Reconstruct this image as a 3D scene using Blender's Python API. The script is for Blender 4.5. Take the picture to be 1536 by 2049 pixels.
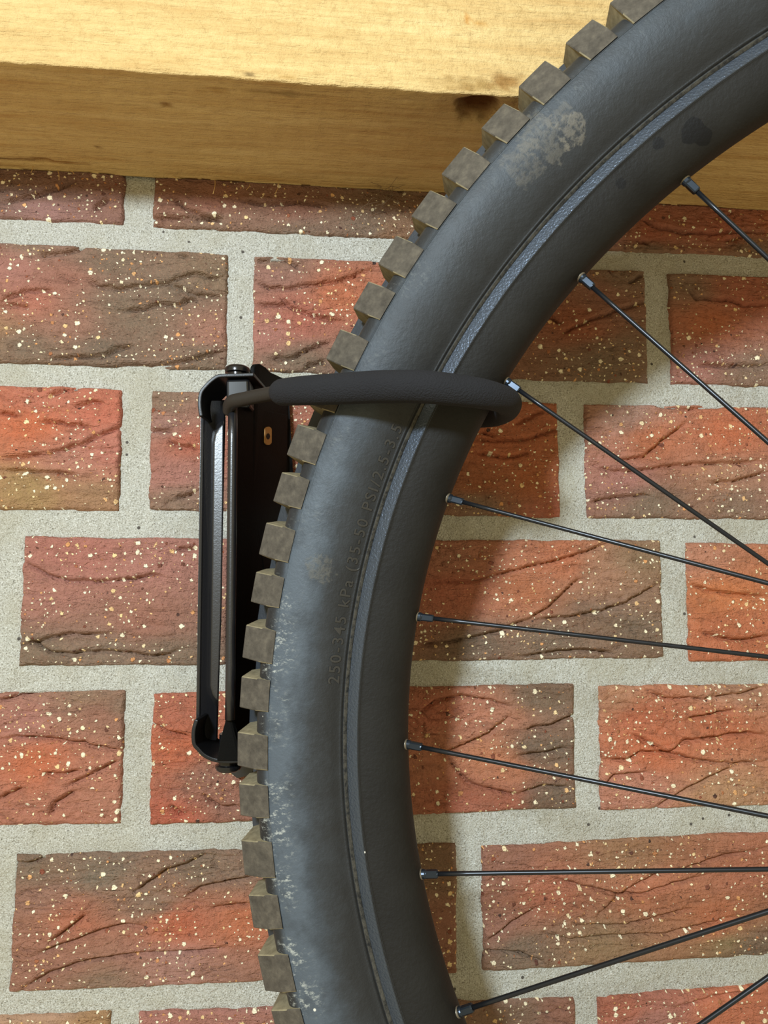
import bpy, bmesh, math, random
import numpy as np
from mathutils import Matrix, Vector

# ------------------------------------------------------------------ start clean
for _o in list(bpy.data.objects):
    bpy.data.objects.remove(_o, do_unlink=True)
SC = bpy.context.scene
COL = SC.collection
random.seed(7)
Z0 = 1.75                       # height of the wall origin above ground

# ------------------------------------------------------------------ camera (solved from the brick courses)
# wall frame: X right, Y down, Z into the wall (0 = brick faces); world = (X, Z, Z0 - Y)
RC = np.array([[0.9957047302971267, -0.003941978413766907, -0.09250162631063072],
               [0.011911358055459415, 0.9962445435930785, 0.08576088216835],
               [0.09181617293919854, -0.08649433604117883, 0.9920123589046634]])
CC = np.array([0.0, 0.2687103402202764, -0.4027889304372375])
FPX, PCX, PCY = 1420.0, 768.0, 1024.5

def W(p):
    return Vector((float(p[0]), float(p[2]), Z0 - float(p[1])))
def Wd(d):
    return Vector((float(d[0]), float(d[2]), -float(d[1])))
def at(px, py, z=0.0):
    """point of the place seen at a photograph pixel, at depth z (metres, negative = in front of the wall)"""
    d = np.array([(px - PCX) / FPX, (py - PCY) / FPX, 1.0]) @ RC
    return CC + (z - CC[2]) / d[2] * d

cam_d = bpy.data.cameras.new('camera')
cam = bpy.data.objects.new('camera', cam_d); COL.objects.link(cam)
cam_d.sensor_fit = 'AUTO'; cam_d.sensor_width = 36.0
cam_d.lens = 36.0 * FPX / 2049.0
cam_d.clip_start = 0.01
r_, u_, b_ = Wd(RC[0]), Wd(-RC[1]), Wd(-RC[2])
cm = Matrix(((r_.x, u_.x, b_.x, 0), (r_.y, u_.y, b_.y, 0), (r_.z, u_.z, b_.z, 0), (0, 0, 0, 1)))
cm.translation = W(CC)
cam.matrix_world = cm
SC.camera = cam

# ------------------------------------------------------------------ light
wd = bpy.data.worlds.new('garage_ambience'); SC.world = wd; wd.use_nodes = True
bg = wd.node_tree.nodes['Background']
bg.inputs[0].default_value = (1.0, 0.84, 0.50, 1); bg.inputs[1].default_value = 0.75

def area(name, loc, target, size, power, color):
    l = bpy.data.lights.new(name, 'AREA'); l.shape = 'DISK'; l.size = size; l.energy = power; l.color = color
    o = bpy.data.objects.new(name, l); COL.objects.link(o)
    o.location = loc
    o.rotation_euler = (Vector(target) - Vector(loc)).to_track_quat('-Z', 'Y').to_euler()
    return o
KEY = (-0.353, -0.100, -0.932)     # wall frame
area('garage_lamp', W(KEY), W((0.95, 0.55, 0)), 0.13, 17.6, (0.77, 0.90, 1.0))

vs = SC.view_settings
vs.view_transform = 'Standard'; vs.look = 'None'; vs.gamma = 1.0; vs.exposure = 0.0
vs.use_curve_mapping = False

# ------------------------------------------------------------------ helpers
def lin(c):
    c = np.asarray(c, float) / 255.0
    return np.where(c <= 0.04045, c / 12.92, ((c + 0.055) / 1.055) ** 2.4)
def L4(r, g, b, k=1.0):
    v = lin((r, g, b)) * k
    return (float(v[0]), float(v[1]), float(v[2]), 1.0)

def tag(o, label=None, cat=None, group=None, kind=None):
    if label: o['label'] = label
    if cat: o['category'] = cat
    if group: o['group'] = group
    if kind: o['kind'] = kind
    return o
def empty(name, loc=(0, 0, 0)):
    o = bpy.data.objects.new(name, None); COL.objects.link(o); o.location = loc; o.empty_display_size = 0.02
    return o
def link(name, me, m=None, parent=None, smooth=True):
    if m is not None and not me.materials: me.materials.append(m)
    if smooth and len(me.polygons):
        me.polygons.foreach_set('use_smooth', [True] * len(me.polygons))
    o = bpy.data.objects.new(name, me); COL.objects.link(o)
    if parent is not None: o.parent = parent
    return o
def mesh_np(name, v, quads):
    v = np.ascontiguousarray(v, dtype=np.float32); q = np.ascontiguousarray(quads, dtype=np.int32)
    me = bpy.data.meshes.new(name)
    me.vertices.add(len(v)); me.vertices.foreach_set('co', v.ravel())
    k = q.shape[1]
    me.loops.add(q.size); me.loops.foreach_set('vertex_index', q.ravel())
    me.polygons.add(len(q)); me.polygons.foreach_set('loop_start', np.arange(0, q.size, k, dtype=np.int32))
    me.update(calc_edges=True); me.validate()
    return me
def grid_quads(nx, ny, off=0):
    i = np.arange(nx - 1)[None, :] + np.arange(ny - 1)[:, None] * nx
    i = i.ravel() + off
    return np.stack([i, i + nx, i + nx + 1, i + 1], 1)
def set_col(me, rgb):
    a = me.color_attributes.new('Col', 'FLOAT_COLOR', 'POINT')
    c = np.ones((len(rgb), 4), np.float32); c[:, :3] = rgb
    a.data.foreach_set('color', c.ravel())
def from_py(name, vs_, fs):
    me = bpy.data.meshes.new(name); me.from_pydata([tuple(map(float, v)) for v in vs_], [], fs); me.update(); return me
def bevel_obj(o, w, seg=2, ang=40):
    b = o.modifiers.new('bevel', 'BEVEL'); b.width = w; b.segments = seg; b.limit_method = 'ANGLE'; b.angle_limit = math.radians(ang)
    b.harden_normals = False
    return o

# value noise -------------------------------------------------------
_T = np.random.RandomState(11).rand(512, 512)
def vn(x, y, s=0):
    x = np.asarray(x, float) + s * 37.13 + 1000; y = np.asarray(y, float) + s * 17.71 + 1000
    xi = np.floor(x).astype(int); yi = np.floor(y).astype(int); fx = x - xi; fy = y - yi
    fx = fx * fx * (3 - 2 * fx); fy = fy * fy * (3 - 2 * fy)
    a = _T[yi % 512, xi % 512]; b = _T[yi % 512, (xi + 1) % 512]
    c = _T[(yi + 1) % 512, xi % 512]; d = _T[(yi + 1) % 512, (xi + 1) % 512]
    return (a * (1 - fx) + b * fx) * (1 - fy) + (c * (1 - fx) + d * fx) * fy
def fbm(x, y, s=0, o=3):
    t = 0; a = 1; n = 0
    for k in range(o):
        t = t + a * vn(x * 2 ** k, y * 2 ** k, s + k * 3); n += a; a *= 0.5
    return t / n - 0.5

# node helpers ------------------------------------------------------
class NT:
    def __init__(s, name):
        s.m = bpy.data.materials.new(name); s.m.use_nodes = True
        s.t = s.m.node_tree; s.b = s.t.nodes['Principled BSDF']
    def n(s, typ, **kw):
        nd = s.t.nodes.new(typ)
        for k, v in kw.items():
            if k == 'inp':
                for kk, vv in v.items(): s.put(nd.inputs[kk], vv)
            else: setattr(nd, k, v)
        return nd
    def put(s, sock, v):
        if isinstance(v, bpy.types.NodeSocket): s.t.links.new(v, sock)
        else: sock.default_value = v
    def math(s, op, a, b=None, c=None, clamp=False):
        nd = s.t.nodes.new('ShaderNodeMath'); nd.operation = op; nd.use_clamp = clamp
        s.put(nd.inputs[0], a)
        if b is not None: s.put(nd.inputs[1], b)
        if c is not None: s.put(nd.inputs[2], c)
        return nd.outputs[0]
    def vmath(s, op, a, b=None):
        nd = s.t.nodes.new('ShaderNodeVectorMath'); nd.operation = op
        s.put(nd.inputs[0], a)
        if b is not None: s.put(nd.inputs[1], b)
        return nd.outputs['Value'] if op in ('LENGTH', 'DISTANCE', 'DOT_PRODUCT') else nd.outputs[0]
    def obj(s):
        return s.n('ShaderNodeTexCoord').outputs['Object']
    def mapping(s, vec, scale=(1, 1, 1), loc=(0, 0, 0)):
        nd = s.n('ShaderNodeMapping'); s.put(nd.inputs[0], vec); nd.inputs['Scale'].default_value = scale; nd.inputs['Location'].default_value = loc
        return nd.outputs[0]
    def noise(s, vec, scale, detail=3, rough=0.55, dist=0.0):
        nd = s.n('ShaderNodeTexNoise'); s.put(nd.inputs['Vector'], vec); nd.inputs['Scale'].default_value = scale
        nd.inputs['Detail'].default_value = detail; nd.inputs['Roughness'].default_value = rough; nd.inputs['Distortion'].default_value = dist
        return nd.outputs[0]
    def ramp(s, fac, stops):
        nd = s.n('ShaderNodeValToRGB'); s.put(nd.inputs[0], fac); cr = nd.color_ramp
        while len(cr.elements) < len(stops): cr.elements.new(0.5)
        for e, (p, c) in zip(cr.elements, stops):
            e.position = p; e.color = c if len(c) == 4 else (c[0], c[1], c[2], 1)
        return nd.outputs[0]
    def step(s, x, lo, hi):
        nd = s.n('ShaderNodeMapRange'); nd.interpolation_type = 'SMOOTHSTEP'
        s.put(nd.inputs[0], x); s.put(nd.inputs[1], lo); s.put(nd.inputs[2], hi)
        nd.inputs[3].default_value = 0; nd.inputs[4].default_value = 1
        return nd.outputs[0]
    def mix(s, f, a, b, mode='MIX'):
        nd = s.n('ShaderNodeMix', data_type='RGBA', blend_type=mode)
        s.put(nd.inputs[0], f); s.put(nd.inputs[6], a); s.put(nd.inputs[7], b)
        return nd.outputs[2]
    def bump(s, h, dist, strength=1.0, normal=None):
        nd = s.n('ShaderNodeBump'); s.put(nd.inputs['Height'], h); nd.inputs['Distance'].default_value = dist; nd.inputs['Strength'].default_value = strength
        if normal is not None: s.put(nd.inputs['Normal'], normal)
        return nd.outputs[0]
    def out(s, col=None, rough=None, spec=None, metal=None, normal=None, **kw):
        b = s.b
        if col is not None: s.put(b.inputs['Base Color'], col)
        if rough is not None: s.put(b.inputs['Roughness'], rough)
        if spec is not None: s.put(b.inputs['Specular IOR Level'], spec)
        if metal is not None: s.put(b.inputs['Metallic'], metal)
        if normal is not None: s.put(b.inputs['Normal'], normal)
        return s.m

AK = 0.86     # photograph tone -> albedo
BK = 0.62     # the same for the fired clay

# ------------------------------------------------------------------ materials
def mat_brick():
    t = NT('wire_cut_clay_brick'); geo = t.n('ShaderNodeNewGeometry').outputs['Position']
    base = t.n('ShaderNodeVertexColor', layer_name='Col').outputs[0]
    n1 = t.noise(geo, 900, 2, 0.6)
    n2 = t.noise(geo, 160, 3, 0.6)
    col = t.mix(t.math('MULTIPLY', t.step(n2, 0.45, 0.75), 0.35), base, L4(120, 78, 58, BK))
    col = t.mix(t.math('MULTIPLY', t.step(n1, 0.4, 0.8), 0.22), col, L4(225, 170, 140, BK))
    heights = []
    sg = t.n('ShaderNodeSeparateXYZ'); t.put(sg.inputs[0], geo); cg = t.n('ShaderNodeCombineXYZ'); t.put(cg.inputs[0], sg.outputs[0]); t.put(cg.inputs[1], sg.outputs[2])
    pos = cg.outputs[0]
    clus = t.noise(geo, 32, 2, 0.5)
    def grains(cell, rmin, rmax, keep, cols, seed):
        nonlocal col
        v = t.n('ShaderNodeTexVoronoi', feature='F1', distance='EUCLIDEAN', voronoi_dimensions='2D')
        warp = t.n('ShaderNodeTexNoise'); t.put(warp.inputs['Vector'], pos); warp.inputs['Scale'].default_value = 700; warp.inputs['Detail'].default_value = 1
        w = t.vmath('MULTIPLY', t.vmath('SUBTRACT', warp.outputs['Color'], (0.5, 0.5, 0.5)), (0.0017, 0.0017, 0.0017))
        p = t.vmath('ADD', t.vmath('ADD', pos, w), (seed, seed * 2.0, seed * 3.0))
        t.put(v.inputs['Vector'], p); v.inputs['Scale'].default_value = 1.0 / cell
        sep = t.n('ShaderNodeSeparateColor'); t.put(sep.inputs[0], v.outputs['Color'])
        rad = t.math('MULTIPLY_ADD', t.math('POWER', sep.outputs[0], 2.2), (rmax - rmin) / cell, rmin / cell)
        on = t.math('LESS_THAN', sep.outputs[1], t.math('MULTIPLY', t.step(clus, 0.25, 0.7), keep))
        d = v.outputs['Distance']
        mk = t.math('MULTIPLY', on, t.step(d, rad, t.math('MULTIPLY', rad, 0.72)))
        c = t.ramp(sep.outputs[2], cols)
        col = t.mix(mk, col, c)
        heights.append(mk)
    cr = L4(252, 238, 205, .95); ye = L4(238, 205, 150, .95); og = L4(222, 160, 105, .95); dk = L4(70, 55, 50, .9); rd = L4(150, 85, 62, .9)
    st = [(0.0, dk), (0.07, rd), (0.2, og), (0.38, ye), (0.62, cr), (1.0, cr)]
    grains(0.0031, 0.00032, 0.0008, 0.75, st, 3.1)
    grains(0.0062, 0.0006, 0.0016, 0.85, st, 7.7)
    h = t.math('ADD', t.math('MULTIPLY', n1, 0.22), t.math('MULTIPLY', t.noise(geo, 330, 4, 0.65), 0.9))
    h = t.math('ADD', h, t.math('MULTIPLY', t.math('ADD', heights[0], heights[1]), 0.25))
    wr = t.noise(t.mapping(geo, (70, 70, 210)), 1.0, 5, 0.68, 0.8)
    ri = t.math('ABSOLUTE', t.math('SUBTRACT', t.noise(t.mapping(geo, (34, 34, 120)), 1.0, 3, 0.6, 1.2), 0.5))
    b1 = t.bump(t.math('ADD', wr, t.math('MULTIPLY', t.step(ri, 0.0, 0.06), 0.16)), 0.0017)
    return t.out(col, 0.78, 0.25, normal=t.bump(h, 0.0018, 1.0, b1))
def mat_mortar():
    t = NT('grey_sand_mortar'); p = t.n('ShaderNodeNewGeometry').outputs['Position']
    a = t.noise(p, 1300, 2, 0.7); b = t.noise(p, 26, 3, 0.55); c = t.noise(p, 520, 3, 0.7)
    col = t.ramp(a, [(0.28, L4(104, 100, 90, AK)), (0.42, L4(186, 183, 170, AK)), (0.6, L4(206, 205, 196, AK)), (0.74, L4(248, 247, 240, AK))])
    col = t.mix(t.math('MULTIPLY', t.step(b, 0.42, 0.68), 0.35), col, L4(172, 164, 138, AK), 'MIX')
    v = t.n('ShaderNodeTexVoronoi', feature='F1'); t.put(v.inputs['Vector'], p); v.inputs['Scale'].default_value = 130
    s = t.n('ShaderNodeSeparateColor'); t.put(s.inputs[0], v.outputs['Color'])
    spk = t.math('MULTIPLY', t.math('LESS_THAN', s.outputs[0], 0.16), t.step(v.outputs['Distance'], 0.15, 0.1))
    col = t.mix(spk, col, L4(95, 90, 84, AK))
    h = t.math('ADD', a, t.math('MULTIPLY', c, 1.2))
    return t.out(col, 0.95, 0.15, normal=t.bump(h, 0.0009))
def mat_wood():
    t = NT('rough_sawn_pine'); p = t.obj()
    tint = t.n('ShaderNodeVertexColor', layer_name='Col').outputs[0]
    g = t.noise(t.mapping(p, (9, 120, 120)), 1.0, 5, 0.7, 0.5)
    g2 = t.noise(t.mapping(p, (60, 520, 520)), 1.0, 3, 0.65)
    pat = t.noise(t.mapping(p, (120, 240, 240)), 1.0, 4, 0.65)
    col = t.ramp(g, [(0.3, (.49, .305, .115)), (0.46, (.56, .385, .162)), (0.58, (.615, .44, .195)), (0.75, (.67, .50, .24))])
    col = t.mix(t.math('MULTIPLY', t.step(pat, 0.48, 0.68), 0.32), col, (.47, .30, .11, 1))
    col = t.mix(t.math('MULTIPLY', t.step(g2, 0.54, 0.70), 0.3), col, (.38, .24, .085, 1))
    col = t.mix(1.0, col, tint, 'MULTIPLY')
    # saw marks running across the grain
    sw = t.n('ShaderNodeTexWave', wave_type='BANDS', bands_direction='X'); sp = t.n('ShaderNodeMapping'); t.put(sp.inputs[0], p)
    sp.inputs['Rotation'].default_value = (0, math.radians(38), 0); t.put(sw.inputs['Vector'], sp.outputs[0])
    sw.inputs['Scale'].default_value = 34; sw.inputs['Distortion'].default_value = 3.0; sw.inputs['Detail'].default_value = 2; sw.inputs['Detail Scale'].default_value = 2
    h = t.math('ADD', t.math('MULTIPLY', g2, 1.0), t.math('MULTIPLY', t.noise(p, 260, 4, 0.7), 0.9))
    h = t.math('ADD', h, t.math('MULTIPLY', sw.outputs['Fac'], 0.25))
    return t.out(col, 0.8, 0.2, normal=t.bump(h, 0.0014))
def polar(t):
    p = t.obj(); sx = t.n('ShaderNodeSeparateXYZ'); t.put(sx.inputs[0], p)
    r = t.math('POWER', t.math('ADD', t.math('MULTIPLY', sx.outputs[0], sx.outputs[0]), t.math('MULTIPLY', sx.outputs[1], sx.outputs[1])), 0.5)
    return p, sx, r
def mat_tyre(spots):
    t = NT('dusty_shaded_black_rubber'); p, sx, r = polar(t)
    ang = t.math('ARCTAN2', sx.outputs[1], sx.outputs[0])
    cv = t.n('ShaderNodeCombineXYZ'); t.put(cv.inputs[0], t.math('MULTIPLY', ang, 0.34)); t.put(cv.inputs[1], r); t.put(cv.inputs[2], sx.outputs[2])
    q = cv.outputs[0]
    nb = t.noise(q, 24, 4, 0.6); nf = t.noise(q, 420, 4, 0.7); nm = t.noise(t.mapping(q, (1, 2.2, 1)), 90, 4, 0.65)
    cl = t.noise(q, 70, 4, 0.65)
    dust_shade = t.math('MULTIPLY_ADD', t.math('SUBTRACT', cl, 0.5), 1.2, t.math('MULTIPLY', t.step(r, 0.3215, 0.342), t.math('MULTIPLY_ADD', t.step(r, 0.3530, 0.3485), 0.9, 0.1)))  # cloudy dust plus painted shade: darker near the bead, lighter on the bulge
    dust_shade = t.math('MULTIPLY', dust_shade, t.math('MULTIPLY_ADD', t.step(sx.outputs[1], 0.06, 0.2), -0.42, 1.0))  # upper sidewall painted darker to offset the strong lamp light up there
    col = t.ramp(dust_shade, [(0.0, L4(34, 35, 36)), (0.4, L4(44, 47, 50)), (0.7, L4(54, 60, 66)), (1.0, L4(72, 80, 88))])
    # brown dust towards the tread and beside the bead
    du = t.math('MULTIPLY', t.step(r, 0.3540, 0.3585), t.step(nm, 0.25, 0.6))
    col = t.mix(t.math('MULTIPLY', du, 0.8), col, L4(84, 77, 66))
    bd = t.math('MULTIPLY', t.step(r, 0.3196, 0.3182), t.step(nf, 0.3, 0.65))
    col = t.mix(t.math('MULTIPLY', bd, 0.7), col, L4(96, 92, 82))
    # pale scuffs on the widest part of the sidewall
    band = t.math('MULTIPLY', t.step(r, 0.336, 0.345), t.step(r, 0.3555, 0.3525))
    sc = t.math('MULTIPLY', t.step(t.noise(t.mapping(q, (1.6, 0.8, 1)), 420, 4, 0.75), 0.5, 0.68), t.step(t.noise(q, 46, 3, 0.6), 0.46, 0.62))
    lowside = t.step(sx.outputs[1], 0.11, 0.03)
    col = t.mix(t.math('MULTIPLY', t.math('MULTIPLY', sc, band), t.math('MULTIPLY_ADD', lowside, 0.6, 0.10)), col, L4(176, 178, 170))
    # dried mud
    for (c, rad, colr, amt) in spots:
        d = t.vmath('DISTANCE', p, tuple(c))
        d = t.math('ADD', d, t.math('MULTIPLY', t.math('SUBTRACT', t.noise(q, 150, 3, 0.6), 0.5), rad * 1.9))
        mk = t.math('MULTIPLY', t.step(d, rad, rad * 0.82), t.step(nf, 0.36, 0.58))
        col = t.mix(t.math('MULTIPLY', mk, amt), col, colr)
    # lint and grit
    v = t.n('ShaderNodeTexVoronoi', feature='F1'); t.put(v.inputs['Vector'], q); v.inputs['Scale'].default_value = 120
    s = t.n('ShaderNodeSeparateColor'); t.put(s.inputs[0], v.outputs['Color'])
    spk = t.math('MULTIPLY', t.math('LESS_THAN', s.outputs[0], 0.05), t.step(v.outputs['Distance'], 0.09, 0.06))
    col = t.mix(spk, col, L4(205, 200, 185))
    h = t.math('ADD', t.math('MULTIPLY', nm, 0.2), nf)
    return t.out(col, t.math('MULTIPLY_ADD', nb, 0.2, 0.46), 0.34, normal=t.bump(h, 0.0003))
def mat_knob():
    t = NT('dusty_tread_rubber'); p = t.n('ShaderNodeNewGeometry').outputs['Position']
    a = t.noise(p, 240, 4, 0.65); b = t.noise(p, 1500, 2, 0.6)
    col = t.ramp(a, [(0.3, L4(62, 57, 50)), (0.55, L4(80, 74, 65)), (0.75, L4(96, 89, 77))])
    return t.out(col, 0.85, 0.25, normal=t.bump(t.math('ADD', a, t.math('MULTIPLY', b, 0.4)), 0.0004))
def mat_knob_flank():
    t = NT('dust_covered_knob_flank'); p = t.n('ShaderNodeNewGeometry').outputs['Position']
    a = t.noise(p, 300, 3, 0.6)
    col = t.ramp(a, [(0.3, L4(112, 103, 82)), (0.7, L4(142, 132, 106))])
    return t.out(col, 0.95, 0.1)
def mat_plain(name, c, rough, spec=0.5, metal=0.0, bscale=0, bdist=0.0002, var=0.0):
    t = NT(name); p = t.n('ShaderNodeNewGeometry').outputs['Position']
    col = L4(*c)
    n = None
    if var > 0:
        nb = t.noise(p, 60, 3, 0.6)
        col = t.mix(t.math('MULTIPLY', nb, var), col, tuple(min(1, 2.2 * x) for x in col[:3]) + (1,))
    else:
        nb = t.noise(p, 60, 2, 0.6); col = t.mix(t.math('MULTIPLY', nb, 0.08), col, tuple(min(1, 1.6 * x) for x in col[:3]) + (1,))
    if bscale: n = t.bump(t.noise(p, bscale, 3, 0.6), bdist)
    return t.out(col, rough, spec, metal, n)
def mat_rim(spots):
    t = NT('matte_black_alloy'); p = t.obj()
    nb = t.noise(p, 38, 4, 0.6); nf = t.noise(p, 600, 3, 0.6)
    col = t.ramp(nb, [(0.3, L4(18, 17, 16)), (0.7, L4(28, 27, 25))])
    rough = t.math('MULTIPLY_ADD', nb, 0.2, 0.5)
    for (c, rad) in spots:
        d = t.math('ADD', t.vmath('DISTANCE', p, tuple(c)), t.math('MULTIPLY', t.math('SUBTRACT', t.noise(p, 120, 2, 0.5), 0.5), rad))
        mk = t.step(d, rad, rad * 0.9)
        col = t.mix(mk, col, L4(9, 9, 11))
    v = t.n('ShaderNodeTexVoronoi', feature='F1'); t.put(v.inputs['Vector'], p); v.inputs['Scale'].default_value = 120
    s = t.n('ShaderNodeSeparateColor'); t.put(s.inputs[0], v.outputs['Color'])
    spk = t.math('MULTIPLY', t.math('LESS_THAN', s.outputs[0], 0.045), t.step(v.outputs['Distance'], 0.08, 0.05))
    col = t.mix(spk, col, L4(200, 196, 184))
    return t.out(col, rough, 0.25, normal=t.bump(nf, 0.0002))

M_BRICK = mat_brick(); M_MORTAR = mat_mortar(); M_WOOD = mat_wood()
M_KNOB = mat_knob(); M_FLANK = mat_knob_flank()
M_CENTRE = mat_plain('dark_centre_tread_rubber', (42, 46, 51), 0.5, 0.4, 0, 400, 0.0003, 0.3)
M_STRIP = mat_plain('blue_grey_anodised_edge', (78, 86, 98), 0.32, 0.5, 0.7, 900, 0.0003)
M_STEEL = mat_plain('black_powder_coated_steel', (24, 24, 27), 0.3, 0.7, 0, 1200, 0.00006)
M_TAB = mat_plain('black_painted_tab', (15, 15, 17), 0.42, 0.4, 0, 1200, 0.00006)
M_TRAYM = mat_plain('black_satin_steel', (8, 8, 8), 0.65, 0.12, 0, 1500, 0.0001)
M_BOLT = mat_plain('black_oxide_bolt', (18, 18, 20), 0.22, 0.5)
M_RODM = mat_plain('brown_black_dipped_rod', (34, 30, 26), 0.55, 0.4, 0, 700, 0.0001)
M_FOAM = mat_plain('black_foam_rubber', (27, 27, 30), 0.9, 0.3, 0, 1300, 0.0007, 0.25)
M_SPOKE = mat_plain('black_steel_spoke', (38, 40, 44), 0.3, 0.5, 0.6)
M_NIPPLE = mat_plain('dark_anodised_nipple', (46, 54, 64), 0.28, 0.5, 0.7)
M_FERRULE = mat_plain('pale_nipple_seat', (112, 104, 90), 0.45, 0.5, 0.5)
M_HUB = mat_plain('black_alloy_hub', (26, 26, 28), 0.4, 0.5, 0.3)
M_SLOT = mat_plain('tan_washer', (190, 142, 84), 0.6, 0.4)
M_DARK = mat_plain('dark_screw_recess', (8, 7, 7), 0.6, 0.3)
M_FIBRE = mat_plain('pale_wood_fibre', (214, 176, 110), 0.8, 0.2)
M_WEB = mat_plain('grey_brown_dust_fluff', (120, 100, 78), 0.95, 0.1)

# ------------------------------------------------------------------ the brick wall
ROWS = [(0.0, .07035), (.08387, .15352), (.16599, .2352), (.24936, .31882), (.33286, .40269), (.41784, .48601), (.49938, .56932)]
PAL = dict(O=(208, 106, 68), R=(192, 98, 73), P=(184, 112, 97), M=(160, 99, 79), B=(142, 107, 86), G=(124, 99, 79), D=(108, 90, 73), T=(176, 124, 82))
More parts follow.
